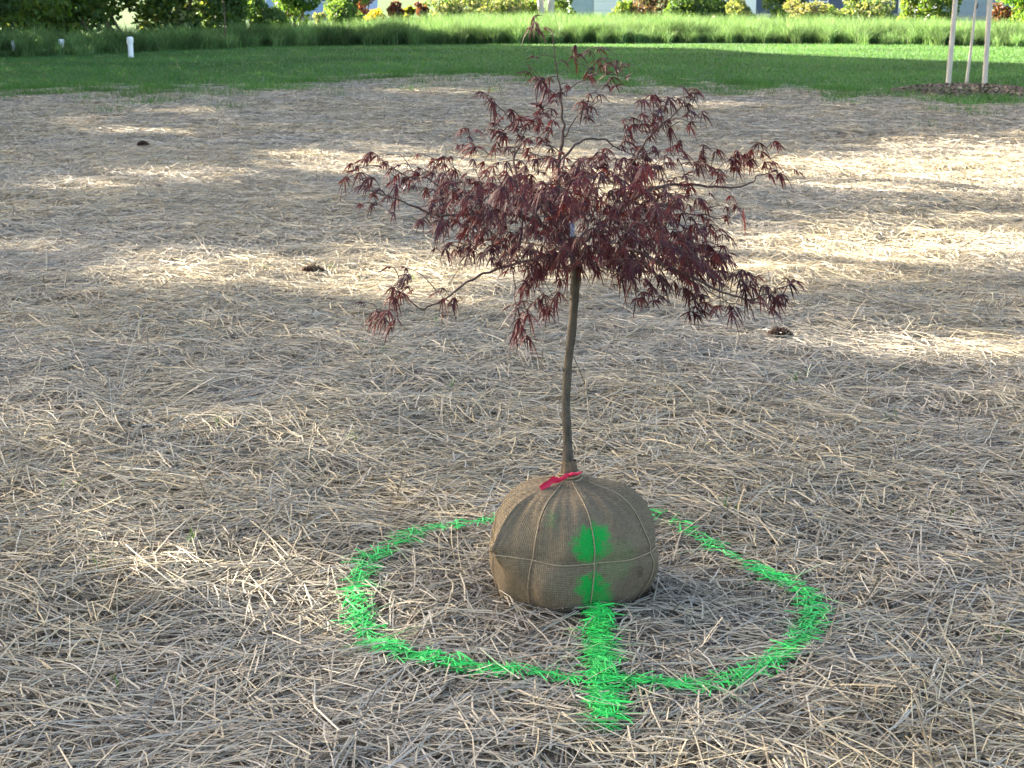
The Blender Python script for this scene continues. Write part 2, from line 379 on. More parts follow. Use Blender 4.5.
    # extra sprayed straws, short ones lying on the top
no = ~(isr | iss)
stash(P[no], np.repeat(S[no][:, None], 3, 1), Nn[no], col[no], ST)
for k, (pl, wd, cnt) in {'ring': (RING, .030, 1500), 'stripe': (STRIPE, .028, 520)}.items():
    seg = R.integers(0, len(pl) - 1, cnt * 3); ln = np.hypot(*(pl[1:] - pl[:-1]).T); seg = R.choice(len(pl) - 1, cnt, p=ln / ln.sum())
    t = R.uniform(0, 1, cnt); p = pl[seg] + (pl[seg + 1] - pl[seg]) * t[:, None] + R.normal(0, wd * .55, (cnt, 2))
    am = (ring_amt if k == 'ring' else stripe_amt)(p[:, 0], p[:, 1]); rr = np.hypot(p[:, 0] - BX, p[:, 1] - BY)
    p = p[(am > R.uniform(0, 1, cnt)) & (rr > .2)]; n = len(p)
    th = R.uniform(0, 6.28, n); L = R.uniform(.03, .085, n); tl = R.normal(0, .10, n)
    d = np.stack([np.cos(th) * np.cos(tl), np.sin(th) * np.cos(tl), np.sin(tl)], -1)
    tt = np.linspace(-.5, .5, 3); Q = np.concatenate([p, np.full((n, 1), .026)], 1)[:, None] + tt[None, :, None] * (d * L[:, None])[:, None]
    Q[:, 1, 2] += .004; Q[:, :, 2] += mound(Q[:, :, 0], Q[:, :, 1])
    sd = np.stack([-np.sin(th), np.cos(th), R.normal(0, .4, n)], -1) * R.uniform(.0011, .0020, (n, 1))
    up = np.tile([0, 0, .0012], (n, 1))
    stash(Q, np.repeat(sd[:, None], 3, 1), up, np.array([.030, .56, .090]) * R.uniform(.4, 1.15, (n, 1)), VP[k])
# farther straw, coarser towards the lawn
for (n, a, b, l0, l1, w0, w1, K, zs) in ((240000, 9.3, 16, .07, .18, .003, .0055, 3, .030), (270000, 15.8, 31, .08, .19, .0045, .008, 2, .030)):
    P, S, Nn, col, lay, x, y = straw_field(n, a, b, l0, l1, w0, w1, K, zs, margin=.8, upf=.012)
    e = straw_edge(x) + .5 * nA(x, y) + .35 * nD(x, y)
    ok = (R.uniform(0, 1, n) < np.clip((e + .9 - y) / 3.0, 0, 1) ** .8)
    stash(P[ok], np.repeat(S[ok][:, None], K, 1), Nn[ok], col[ok], ST)
tag(link('straw_mulch', mesh_np('straw_mulch', np.concatenate(ST[0]), [np.concatenate(ST[1])], np.concatenate(ST[2])), M['straw']),
    'loose dry straw mulch spread over the whole bare yard', 'straw', kind='stuff')
for k, nm, lab, cat in (('ring', 'paint_ring', 'bright green spray-painted ring on the straw around the burlap root ball', 'paint ring'),
                        ('stripe', 'paint_stripe', 'short straight green spray-painted stripe running from the root ball across the ring', 'paint stripe')):
    a = VP[k]; tag(link(nm, mesh_np(nm, np.concatenate(a[0]), [np.concatenate(a[1])], np.concatenate(a[2])), M['paint']), lab, cat)

gB = ground(974, 95)
def in_bed(x, y): return ((x - gB[0]) / 1.05) ** 2 + ((y - gB[1]) / 1.45) ** 2 < 1
# ------------------------------------------------------------------ lawn blades, tufts creeping into the straw, meadow
def blades(x, y, h, wd, lean, col, z0=None, K=2):
    n = len(x); th = R.uniform(0, 6.28, n); ld = R.uniform(0, 6.28, n); z0 = np.zeros(n) if z0 is None else z0
    t = np.linspace(0, 1, K + 1)
    lv = np.stack([np.cos(ld), np.sin(ld), 0 * ld], -1) * (lean * h)[:, None]
    P = np.stack([x, y, z0], -1)[:, None] + t[None, :, None] ** 2 * lv[:, None]
    P[:, :, 2] += (t[None] * (1 - .25 * lean[:, None] * t[None])) * h[:, None]
    S = np.stack([np.cos(th), np.sin(th), 0 * th], -1)[:, None] * (wd[:, None] * (1 - .9 * t[None] ** 1.5))[..., None] * .5
    V, q, m = ribbons(P, S)
    return V, q, np.repeat(col, m, 0)
GREEN = np.array([(.060, .160, .036), (.046, .132, .034), (.082, .175, .036), (.054, .145, .052), (.13, .165, .06)])
n = 210000
y = R.uniform(19, 51, n); x = R.uniform(-1, 1, n) * (.345 * y + 1.2)
e = straw_edge(x) + .7 * nA(x, y) + .3 * nC(x, y) + .3 * nD(x, y); f = meadow_front(x)
ok = ~in_bed(x, y) & (y < f + .3) & (R.uniform(0, 1, n) < np.clip((y - e + 2.2 + .8 * nC(x, y * .5)) / 4.0, 0, 1) ** 1.6)
x, y = x[ok], y[ok]; n = len(x)
# tufts near the edge
nt_ = 1500; tx = R.uniform(-11, 11, nt_); ty = straw_edge(tx) - np.abs(R.normal(0, 2.0, nt_)) + .6
tk = np.clip(nA(tx * .5, ty * .5) + .4, 0, 1.6)
m = (tk * 55).astype(int); qx = np.repeat(tx, m) + R.normal(0, .13, m.sum()); qy = np.repeat(ty, m) + R.normal(0, .13, m.sum())
hh = np.concatenate([R.uniform(.035, .07, n), R.uniform(.06, .19, len(qx))]); ww = np.concatenate([R.uniform(.008, .016, n), R.uniform(.006, .013, len(qx))])
x = np.concatenate([x, qx]); y = np.concatenate([y, qy]); n = len(x)
col = GREEN[R.choice(5, n, p=[.3, .3, .2, .15, .05])] * R.uniform(.75, 1.2, (n, 1)) * (1 + .10 * np.sin(y * 2 * np.pi / 1.1 + .1 * x) + .1 * nD(x, y))[:, None]
V1, q1, c1 = blades(x, y, hh, ww, R.uniform(.2, .9, n), col, K=1)
tag(link('mown_lawn', mesh_np('mown_lawn', V1, [q1], c1), M['lawn']), 'short mown green lawn between the straw and the tall grass', 'lawn', kind='stuff')
# small weeds sprouting in the straw near the camera
n = 26; wx, wy = R.uniform(-1.4, 2, n), R.uniform(3.3, 9, n)
for (a, b) in ((450, 398), (100, 588), (118, 700), (610, 530), (190, 562)):
    g = ground(a, b); wx = np.append(wx, g[0]); wy = np.append(wy, g[1])
k = 5; x = np.repeat(wx, k) + R.normal(0, .012, len(wx) * k); y = np.repeat(wy, k) + R.normal(0, .012, len(wx) * k); n = len(x)
V1, q1, c1 = blades(x, y, R.uniform(.04, .075, n), R.uniform(.003, .006, n), R.uniform(.3, .9, n), np.tile([.07, .16, .03], (n, 1)) * R.uniform(.7, 1.2, (n, 1)), z0=mound(x, y), K=2)
tag(link('weed_sprouts', mesh_np('weed_sprouts', V1, [q1], c1), M['lawn']), 'tiny green weed sprouts poking up through the straw', 'weeds', kind='stuff')
# meadow
MG = np.array([(.088, .165, .050), (.070, .142, .042), (.115, .185, .065), (.155, .21, .10), (.058, .12, .042)])
n = 420000
y = R.uniform(38, 94, n) ; x = R.uniform(-1, 1, n) * (.35 * y + 2)
f = meadow_front(x); bk = meadow_back(x)
dn = np.where(y < f + 3., 1., .36)
ok = (y > f) & (y < bk) & (R.uniform(0, 1, n) < dn); x, y = x[ok], y[ok]
xe = R.uniform(-17, 18, 110000); x = np.append(x, xe[:80000]); y = np.append(y, meadow_front(xe[:80000]) + .1 + R.uniform(0, 1, 80000) ** 1.2 * 3.0); f = meadow_front(x); n = len(x)
h = (np.where(x > -6, .59, .48) + .10 * nB(x, y) + .07 * nA(x, y) + R.normal(0, .09, n)) * np.clip(.55 + (y - f) / 2.5, .55, 1)
for ppx, ppy in ((62, 53.5), (14, 56)):
    gp = ground(ppx, ppy); m_ = (np.abs(x - gp[0]) < .22) & (y < gp[1]) & (y > gp[1] - 4); h = np.where(m_, np.minimum(h, .17), h)
h = np.where(x > 16, h * .8, h); h = np.clip(h, .10, .95)
pale = np.clip(.5 + .35 * nB(x + 9, y), 0, 1)
col = MG[R.choice(5, n, p=[.3, .25, .2, .12, .13])] * R.uniform(.6, 1.35, (n, 1)) * np.clip(1 + .22 * nA(x, y)[:, None] + .15 * nB(x + 3, y)[:, None], .5, 1.6)
V1, q1, c1 = blades(x, y, h, R.uniform(.012, .026, n), R.uniform(.1, .75, n), col, K=2)
tag(link('tall_grass', mesh_np('tall_grass', V1, [q1], c1), M['meadow']), 'strip of tall unmown grass behind the lawn', 'tall grass', kind='stuff')

# ------------------------------------------------------------------ the balled maple
T0 = np.array([BX, BY, 0.0])
tree = empty('maple_tree', tuple(T0), 'small burgundy laceleaf maple with its roots balled in burlap, inside the green ring', 'tree')
# root ball
prof = np.array([(0.0, .012), (.08, .006), (.138, .006), (.168, .022), (.189, .056), (.203, .100), (.205, .142), (.200, .186), (.188, .222), (.168, .252), (.142, .275), (.112, .291), (.077, .300), (.047, .307), (.028, .315), (.0205, .328), (.0175, .342), (.0160, .356)])
def ball_r(z):                                    # outline radius by height, upper side
    return np.interp(z, prof[3:, 1], prof[3:, 0])
prof *= np.array([1.025, 1.05])
na, nk = 160, 90
tt = np.linspace(0, len(prof) - 1, nk); pr = np.stack([np.interp(tt, np.arange(len(prof)), prof[:, 0]), np.interp(tt, np.arange(len(prof)), prof[:, 1])], 1)
for _ in range(3): pr[1:-1] = (pr[:-2] + 2 * pr[1:-1] + pr[2:]) / 4
MER = np.array([-166, -122, -73, -24, 21, 60, 108, 150]) * np.pi / 180      # angles of the cords
def ball_disp(a, z):
    d = .006 * np.sin(2 * a + .6) + .005 * np.sin(3 * a + 2) + .0025 * np.sin(7 * a + z * 30) + .002 * np.sin(13 * a - z * 40)
    for mth in MER:                               # cords pull the cloth in
        da = (a - mth - .03 * np.sin(z * 22 + mth * 3) + np.pi) % (2 * np.pi) - np.pi
        d = d - (.0045 + .003 * np.sin(mth * 5)) * np.exp(-(da / .09) ** 2) * np.clip((z - .01) / .05, 0, 1) * np.clip((.34 - z) / .08, 0, 1)
    d = d - .006 * np.exp(-((z - .172 - .008 * np.sin(a * 2)) / .013) ** 2)
    # pleats gathered towards the neck
    k = np.clip((z - .20) / .08, 0, 1) * np.clip((.40 - z) / .1, 0, 1)
    d = d + k * (.0040 * np.sin(15 * a + 5 * np.sin(2 * a + 1)) + .003 * np.sin(31 * a + 4 * np.sin(3 * a)))
    # lapped seam at the left and a bunch of cloth at its foot
    da = (a + 2.45 + np.pi) % (2 * np.pi) - np.pi
    d = d + .020 * np.exp(-(da / .24) ** 2) * (da < 0) * np.clip((z - .14) / .05, 0, 1) * np.clip((.325 - z) / .04, 0, 1)
    d = d - .012 * np.exp(-((a - .10) / .10) ** 2 - ((z - .165) / .035) ** 2) + .004 * np.sin(4 * a + 25 * z) + .003 * np.sin(9 * a - 18 * z + 1)
    d = d + .020 * np.exp(-(da / .09) ** 2 - ((z - .180) / .035) ** 2)
    return d
a = np.arange(na) / na * 2 * np.pi
A, Zz = np.meshgrid(a, pr[:, 1]); Rr = np.repeat(pr[:, :1], na, 1)
wgt = np.clip(Rr / .1, 0, 1); Rr = Rr + ball_disp(A, Zz) * wgt
Zr = Zz + .004 * np.sin(5 * A + 1) * np.clip((Zz - .1) / .1, 0, 1) * wgt
NKX = lambda z: -.0105 * np.clip((z - .2) / .12, 0, 1)                # the neck leans a little to the left
V = np.stack([Rr * np.cos(A) + NKX(Zz), Rr * np.sin(A), Zr], -1).reshape(-1, 3)
i = np.arange(nk - 1)[:, None] * na; j = np.arange(na)[None]; j2 = (j + 1) % na
q = np.stack([i + j, i + j2, i + na + j2, i + na + j], -1).reshape(-1, 4)
def on_ball(px, py):
    """point of the ball's surface on a sight line (march)"""
    r = ray(px, py); r = r / np.linalg.norm(r); o = np.array([0, 0, CH])
    for t in np.linspace(3.2, 5, 1800):
        p = o + r * t - T0
        if p[2] < .35 and math.hypot(p[0], p[1]) < ball_r(p[2]) + .001: return p
    return o + r * 4 - T0
PAINT = [(tuple(on_ball(592, 546)), .048, 1.), (tuple(on_ball(598, 535)), .036, .95), (tuple(on_ball(592, 588)), .040, 1.), (tuple(on_ball(598, 602)), .045, .8), (tuple(on_ball(620, 562)), .06, .12), (tuple(on_ball(552, 519)), .018, .15)]
ball = link('root_ball', mesh_np('root_ball', V, [q]), burlap(), tree); ball['label'] = 'brown burlap root ball tied with twine, with two green paint patches'
tw = MB()
def surf(ang, z, lift=.003):
    z = np.asarray(z, float); rr = np.interp(z, pr[18:, 1], pr[18:, 0]) + ball_disp(np.asarray(ang, float), z) + lift
    return np.stack([rr * np.cos(ang) + NKX(z), rr * np.sin(ang), z + .004 * np.sin(5 * ang + 1) * np.clip((z - .1) / .1, 0, 1)], -1)
for k, mth in enumerate(MER):
    z = np.concatenate([np.linspace(.327, .28, 14), np.linspace(.272, .02, 26)]); s = np.linspace(0, 1, len(z))
    ang = mth + .10 * np.sin(s * 3.1 + k) * (s) + (.12 if k % 2 else -.10) * (1 - s) ** 2
    tw.tube(surf(ang, z), .0015, 5)
ang = np.linspace(0, 2 * np.pi, 130); tw.tube(surf(ang, .172 + .008 * np.sin(ang * 2) + .005 * np.sin(ang + 1)), .0016, 5)
for k in range(3):                                # windings at the neck
    z0 = .331 + .006 * k; rr = .032 - .003 * k
    tw.tube(np.stack([rr * np.cos(ang) - .0105, rr * np.sin(ang), z0 + .004 * np.sin(ang * 1 + k)], -1), .0024, 5)
kn = surf(np.array([-2.70]), np.array([.175]), .012)[0]  # knot
for k in range(4):
    dv = R.normal(0, 1, 3); dv /= np.linalg.norm(dv); e2 = np.cross(dv, [0, .3, 1]); e2 /= np.linalg.norm(e2); e3 = np.cross(dv, e2)
    th = np.linspace(0, 6.28, 14); tw.tube(kn + .009 * (np.cos(th)[:, None] * e2 + np.sin(th)[:, None] * e3), .0026, 5)
tw.build('twine', M['twine'], ball)
# pink ribbon
p0, p1, p2, p3 = on_ball(569, 476) + (0, -.02, .008), on_ball(559, 481) + (0, -.02, .012), on_ball(550, 485) + (0, -.02, .012), on_ball(540, 490) + (0, -.014, .008)
rb = MB(); P = np.array([p0, p1, p2, p3]); P = np.stack([np.interp(np.linspace(0, 3, 14), range(4), P[:, c]) for c in range(3)], 1)
sd = np.array([-.40, -.20, .88]) ; sd /= np.linalg.norm(sd); wv = np.interp(np.linspace(0, 1, 14), [0, .2, .5, .85, 1], [.004, .006, .009, .0095, .007])
P[:, 1] -= .003 * np.sin(np.linspace(0, 9, 14)); P[:, 2] += .0025 * np.sin(np.linspace(1, 13, 14)); wv = wv * (1 + .25 * np.sin(np.linspace(0, 17, 14))); nrm = np.array([.3, -.9, -.3])
a_ = P - sd * wv[:, None]; b_ = P + sd * wv[:, None]; md = P + nrm * .006 * np.sin(np.linspace(0, 6, 14))[:, None]
for off_ in (0, .0012):
    Vv = np.stack([a_ - nrm * off_, md - nrm * off_, b_ - nrm * off_], 1).reshape(-1, 3); ii = np.arange(13)[:, None] * 3; jj = np.arange(2)[None]
    rb.add(Vv, np.stack([ii + jj, ii + jj + 1, ii + jj + 4, ii + jj + 3], -1).reshape(-1, 4))
q0 = on_ball(577, 474) + (0, -.014, .004); rb.tube([p0, (p0 + q0) / 2 + (0, -.004, .004), q0, q0 + (.012, .002, .006)], [.005, .004, .004, .002], 6)
rb.build('ribbon', M['ribbon'], ball)
# trunk and limbs (image track + depth offset -> real points)
def path(pts, n=None):
    p = np.array([at(a, b, BY + d) for a, b, d in pts]) - T0
    k = len(p); n = n or k * 5
    s = np.linspace(0, k - 1, n); out = np.stack([np.interp(s, range(k), p[:, c]) for c in range(3)], 1)
    for _ in range(3): out[1:-1] = (out[:-2] + 2 * out[1:-1] + out[2:]) / 4
    return out
tr = path([(568, 474, 0), (567, 440, 0), (566, 410, 0), (568, 370, 0), (571, 335, .0), (574, 300, .0), (576, 272, .0), (575, 250, 0), (571, 236, .01)], 60)
tr[0, 2] -= .05
rt = np.interp(np.linspace(0, 1, 60), [0, .06, .15, .4, .8, .87, .93, 1], [.021, .0155, .0128, .0120, .0128, .0155, .016, .0115])
tr[:, 0] += .0015 * np.sin(np.linspace(0, 14, 60)); rt = rt * .87 * (1 + .05 * np.sin(np.linspace(0, 40, 60)))
b = MB(); b.tube(tr, rt, 14)
for s in (22, 37): b.tube([tr[s], tr[s] + (-.012, -.004, .004)], [.006, .003], 7)
b.build('trunk', M['maple_bark'], tree)
LIMBS = [  # px, py, depth offset ; start radius
 ([(572,240,.01),(566,222,0),(560,196,-.03),(557,168,-.05),(562,144,-.06),(564,126,-.06),(561,94,-.07),(555,63,-.08),(553,36,-.09)], .0085, .0010),
 ([(558,166,-.05),(573,145,-.02),(591,138,.02),(607,140,.05),(622,151,.08),(640,156,.1)], .0042, .0010),
 ([(562,94,-.07),(575,84,-.03),(590,76,.02),(606,72,.05)], .0018, .0008),
 ([(565,137,-.06),(574,118,-.09),(584,110,-.1),(600,100,-.12)], .0020, .0008),
 ([(574,248,.0),(556,236,-.03),(538,222,-.06),(508,212,-.12),(486,214,-.16),(452,215,-.20),(428,214,-.22),(410,205,-.24),(396,198,-.25),(380,194,-.26),(362,188,-.27)], .0080, .0010),
 ([(545,228,-.05),(520,196,0),(508,190,.03),(488,183,.07),(462,182,.12),(440,188,.15),(425,176,.16),(412,180,.17),(396,170,.18),(382,160,.19)], .0055, .0009),
 ([(540,220,-.02),(522,190,.08),(512,160,.14),(522,142,.17),(512,120,.2),(500,108,.22),(488,98,.23)], .0045, .0009),
 ([(574,256,0),(548,255,-.1),(517,263,-.17),(490,271,-.21),(468,281,-.24),(451,294,-.26),(433,306,-.27),(420,309,-.28),(412,303,-.28),(402,292,-.29),(398,275,-.29)], .0048, .0009),
 ([(514,264,-.17),(513.6,290,-.19),(516,310,-.2),(521,345,-.21)], .0016, .0008),
 ([(574,250,.0),(590,236,.03),(606,222,.06),(630,202,.09),(650,188,.12),(676,184,.15),(706,186,.17),(733,188,.18),(750,184,.18),(759,175,.18),(778,170,.18)], .0085, .0010),
 ([(606,222,.06),(622,190,.02),(632,165,-.02),(646,140,-.05),(662,125,-.06),(680,108,-.07),(694,98,-.08)], .0050, .0009),
 ([(576,258,.0),(600,250,-.06),(630,248,-.12),(660,262,-.17),(690,276,-.20),(716,290,-.22),(740,298,-.23),(755,299,-.23),(772,293,-.23),(790,284,-.24)], .0070, .0010),
 ([(690,276,-.20),(708,290,-.24),(722,300,-.26),(744,306,-.28),(752,310,-.28)], .0020, .0008),
 ([(630,248,-.12),(650,270,-.2),(672,292,-.24),(660,297,-.25),(644,296,-.26)], .0024, .0008),
 ([(574,252,.0),(585,232,.12),(596,206,.22),(600,180,.27),(598,168,.29)], .0055, .0010),
 ([(590,236,.03),(640,224,.14),(680,214,.2),(704,214,.23),(722,220,.25),(738,208,.26)], .0048, .0009),
 ([(572,246,0),(552,222,-.15),(540,200,-.24),(536,186,-.28)], .0050, .0010),
 ([(572,252,0),(545,246,.1),(510,240,.2),(482,238,.26),(466,246,.28)], .0048, .0009),
 ([(576,258,0),(590,262,-.18),(606,268,-.28),(622,274,-.32)], .0048, .0010),
]
NODES = [tr[50:]]
for pts, r0, r1 in LIMBS:
    p = path(pts, len(pts) * 7); n = len(p)
    p[1:-1] += R.normal(0, .0022, (n - 2, 3)); p[1:-1] = (p[:-2] + p[1:-1] * 2 + p[2:]) / 4
    b = MB(); b.tube(p, np.linspace((r0 * .85) ** .7, r1 ** .7, n) ** (1 / .7), 7); b.build('branch', M['maple_twig'], tree); NODES.append(p)
NODES = np.concatenate(NODES)
# leaf positions: sprays seen along the outline + the dense heart of the crown
SPR = [(372,161,-.0,5),(385,169,.18,5),(349,181,-.27,2),(365,188,-.27,3),(371,203,-.26,2),(380,197,-.26,2),(392,197,-.25,2),(387,212,-.25,1),(408,180,.17,3),(417,186,.16,3),(418,172,.16,2),(430,174,.15,3),(440,173,.14,3),(409,166,.17,1),(435,199,.0,5),(439,207,-.2,4),(423,219,-.22,2),(436,218,-.2,4),(396,178,.17,3),(360,172,.19,2),(450,190,.1,4),
 (488,101,.23,2),(492,106,.23,2),(497,118,.2,3),(496,132,.2,3),(504,140,.18,3),(515,123,.2,3),(518,132,.17,3),(471,136,.2,2),(469,149,.18,3),(475,150,.18,3),(513,158,.14,4),(523,131,.16,3),(543,86,-.08,3),(552,99,-.07,4),(544,114,-.08,4),(541,129,-.09,5),(547,135,-.06,5),(536,145,-.1,3),(548,158,-.05,4),(443,161,.1,2),(455,172,.12,3),(487,160,.12,2),(530,160,.0,5),
 (395,269,-.29,1),(403,279,-.29,3),(407,291,-.28,3),(397,296,-.29,2),(401,307,-.29,3),(376,316,-.3,2),(385,324,-.3,3),(389,328,-.3,2),(392,314,-.29,2),(415,287,-.28,1),(438,299,-.27,2),(450,303,-.26,2),
 (528,279,-.2,3),(530,289,-.2,3),(530,307,-.2,3),(518,322,-.21,3),(522,336,-.21,3),(524,346,-.21,2),(540,275,-.18,3),(555,297,-.2,3),(547,307,-.2,2),(512,307,-.2,1),
 (536,25,-.1,2),(546,38,-.09,2),(567,57,-.06,2),(579,61,-.02,2),(598,59,.03,2),(587,72,.01,3),(601,67,.04,3),(607,73,.05,3),(620,70,.07,3),(535,71,-.12,2),(543,84,-.1,2),(553,100,-.08,2),(567,96,-.05,2),(607,92,-.12,2),(598,103,-.11,2),(582,110,-.1,3),(581,118,-.09,2),(545,120,-.1,3),
 (646,99,-.06,2),(659,106,-.06,4),(664,113,-.06,4),(680,107,-.07,4),(694,97,-.08,3),(695,120,-.07,2),(694,125,-.07,2),(639,118,-.04,3),(653,125,-.05,4),(652,134,-.04,4),(630,125,-.03,2),(662,129,-.05,4),(627,144,.05,4),(634,155,.06,5),(641,164,.05,5),(678,146,.0,2),(681,160,.08,4),(664,158,.06,4),(653,169,.08,5),(709,155,.15,3),(706,167,.16,4),(713,178,.17,4),(731,160,.17,3),(732,171,.17,4),(743,167,.18,3),(745,160,.18,2),(766,150,.18,3),(775,139,.18,1),(768,167,.18,3),(778,176,.18,2),(783,171,.18,2),(680,183,.14,4),(695,172,.15,3),
 (704,205,.22,3),(702,219,.22,4),(737,210,.26,3),(726,219,.25,3),(715,237,.1,3),(675,206,.18,4),(689,236,.1,5),(707,250,-.1,4),(718,257,-.18,4),(726,261,-.2,4),(740,272,-.21,4),(724,281,-.21,4),(744,287,-.22,4),(755,288,-.22,4),(770,296,-.23,4),(777,294,-.23,3),(784,299,-.23,3),(790,290,-.24,2),(795,284,-.24,1),(775,307,-.23,2),(749,307,-.27,3),(729,307,-.26,3),(711,307,-.25,2),(693,316,-.25,3),(702,316,-.25,2),(642,296,-.25,3),(642,308,-.26,3),(625,274,-.3,4),(662,287,-.23,4),(684,292,-.22,4),(700,300,-.24,3)]
HEART = [(482,190,38,16,62),(468,216,32,16,52),(498,236,36,16,62),(510,200,34,20,56),(540,190,28,26,66),(545,240,34,20,70),(520,262,24,10,22),(585,176,26,12,44),(600,164,14,10,14),(570,200,30,20,44),(600,212,34,18,56),(628,192,22,16,44),(640,172,20,14,26),(610,245,40,18,86),(650,222,34,22,86),(655,250,40,18,92),(690,254,28,20,62),(668,205,26,12,34),(585,262,40,12,56),(640,272,32,12,40),(700,272,24,12,36),(556,262,26,10,34),(480,250,24,8,20),(560,215,24,20,36)]
LP = []
for px, py, d, n in SPR:
    for k in range(n + (n > 1)):
        LP.append(at(px + R.normal(0, 4.8), py - 5 + R.normal(0, 4.8), BY + d * .9 + R.normal(0, .035)))
for px, py, rx, ry, n in HEART:
    for k in range(int(n * 1.08)):
        u = R.normal(0, .68, 2); dx = (px - 572) / 230; dep = .40 * math.sqrt(max(.1, 1 - dx * dx)) * R.uniform(-1, 1)
        LP.append(at(px + rx * u[0], py - 5 + ry * u[1], BY + dep))
LP = np.array(LP) - T0
order = np.argsort(np.linalg.norm(LP - NODES[5], axis=1)); LP = LP[order]
tw = MB(); nodes = list(NODES); arr = np.array(nodes)
pool = np.zeros((len(arr) + len(LP) * 4, 3)); pool[:len(arr)] = arr; cnt = len(arr)
VL, QL, CL, nl = [], [], [], 0
CEN = NODES[5] * 1.0
LCOL = np.array([(.088, .022, .024), (.066, .019, .023), (.108, .025, .024), (.058, .022, .030), (.13, .034, .028)])
for p in LP:
    d2 = ((pool[:cnt] - p) ** 2).sum(1); k = int(d2.argmin()); a0 = pool[k]; dist = math.sqrt(d2[k])
    if dist > .004:
        mid = (a0 + p) / 2 + np.array([0, 0, .10 * dist]) + R.normal(0, .05 * dist, 3)
        pts = np.array([a0, (a0 + mid) / 2 + (0, 0, .02 * dist), mid, (mid + p) / 2 + (0, 0, .02 * dist), p])
        tw.tube(pts, np.linspace(.0011 if dist < .05 else .0014, .0006, 5), 4, cap=False)
        pool[cnt:cnt + 3] = pts[[2, 3, 4]]; cnt += 3
    # a laceleaf: seven narrow drooping lobes
    out = p - CEN; out[2] *= .3; out = out / (np.linalg.norm(out) + 1e-6) + R.normal(0, .6, 3) * (1, 1, .7)
    out[2] -= .25; out /= np.linalg.norm(out)
    sd = np.cross(out, [0, 0, 1]) + R.normal(0, .25, 3); sd /= np.linalg.norm(sd); nr = np.cross(sd, out)
    Ls = R.uniform(.024, .047); c = LCOL[R.choice(5, p=[.32, .26, .2, .14, .08])] * R.uniform(.62, 1.15)
    angs = np.array([-2.0, -1.4, -.95, -.6, -.25, .1, .4, .75, 1.2, 1.8]) + R.normal(0, .22, 10); nlb = len(angs)
    ln = Ls * np.clip(1 - .26 * np.abs(angs), .4, 1) * R.uniform(.6, 1.2, nlb)
    di = np.cos(angs)[:, None] * out + np.sin(angs)[:, None] * sd
    t = np.array([0, .3, .62, 1.]); droop = R.uniform(.3, 1.25)
    Pp = p + t[None, :, None] * (di * ln[:, None])[:, None]
    Pp[:, :, 2] -= droop * (t[None] ** 1.7) * ln[:, None]
    wdt = np.array([.35, 1, .8, .04])[None] * R.uniform(.0011, .0021, (nlb, 1))
    sv = np.cross(di, nr); sv /= np.linalg.norm(sv, axis=1, keepdims=True); sv = sv + nr * R.normal(0, .5, (nlb, 1))
    S = sv[:, None] * wdt[..., None]
    V, q, m = ribbons(Pp, S); VL.append(V); QL.append(q + nl); nl += len(V); CL.append(np.tile(c, (len(V), 1)))
tw.build('twigs', M['maple_twig'], tree)
link('foliage', mesh_np('foliage', np.concatenate(VL), [np.concatenate(QL)], np.concatenate(CL), False), M['maple_leaf'], tree)
# small pale blue plant tag hanging in the fork
p = at(572, 229, BY - .03) - T0
t_ = MB(); V = []
for k in range(5):
    s = k / 4; V += [p + (-.006 + .002 * math.sin(s * 3), -.004 * math.sin(s * 3), .016 - .034 * s), p + (.006, -.004 * math.sin(s * 3 + .5), .016 - .034 * s)]
V = np.array(V); qq = [(2 * k, 2 * k + 1, 2 * k + 3, 2 * k + 2) for k in range(4)]
t_.add(V, qq); t_.add(V + (0, .0012, 0), qq); t_.tube([p + (0, 0, .015), p + (.003, .01, .03), p + (.0, .022, .022)], .0008, 5)
t_.build('plant_tag', M['tagpl'], tree)

# ------------------------------------------------------------------ pinecones
def pinecone(px, py, L, yaw, label):
    g = ground(px, py, .06); z = float(mound(g[0], g[1])) + .026
    b = MB(); n = 26; t = np.linspace(0, 1, 14)
    rad = lambda s: L * .225 * np.sin(np.pi * np.clip(s * .86 + .12, 0, 1)) ** .8
    b.tube(np.stack([(t - .5) * L, 0 * t, 0 * t], 1), np.maximum(rad(t) * .55, .002), 9, col=(.030, .018, .012))
    k = 0
    for s in np.linspace(.03, .97, 17):
        m = 9
        for i_ in range(m):
            a0 = 2 * np.pi * (i_ + .5 * (k % 2)) / m + R.normal(0, .08); rr = rad(s); e = np.array([0, math.cos(a0), math.sin(a0)]); tn = np.array([0, -math.sin(a0), math.cos(a0)]); ax = np.array([1., 0, 0])
            o = ax * (s - .5) * L + e * rr * .4; w_ = rr * .42 + .001; tip = o + e * rr * (.85 + .35 * R.uniform()) + ax * L * .06
            c = np.array([.075, .042, .028]) * R.uniform(.6, 1.4)
            b.add([o - tn * w_ * .4, o + tn * w_ * .4, tip + tn * w_, tip - tn * w_, tip - tn * w_ * .8 - ax * L * .02, tip + tn * w_ * .8 - ax * L * .02, o + tn * w_ * .3 - ax * L * .012, o - tn * w_ * .3 - ax * L * .012],
                  [(0, 1, 2, 3), (3, 2, 5, 4), (4, 5, 6, 7), (0, 3, 4, 7), (1, 6, 5, 2)], col=c)
        k += 1
    o = b.build('pinecone', M['cone'], None, False); o.location = (g[0], g[1], z); o.rotation_euler = (R.uniform(0, 6), 0, yaw)
    tag(o, label, 'pinecone', 'pinecones lying on the straw')
pinecone(312, 269, .125, .15, 'dark brown pinecone in the sunlit straw left of the maple')
pinecone(780, 334, .115, -.3, 'dark brown pinecone on the straw right of the maple')
pinecone(143, 145, .12, .1, 'far pinecone on shaded straw toward the lawn at left')

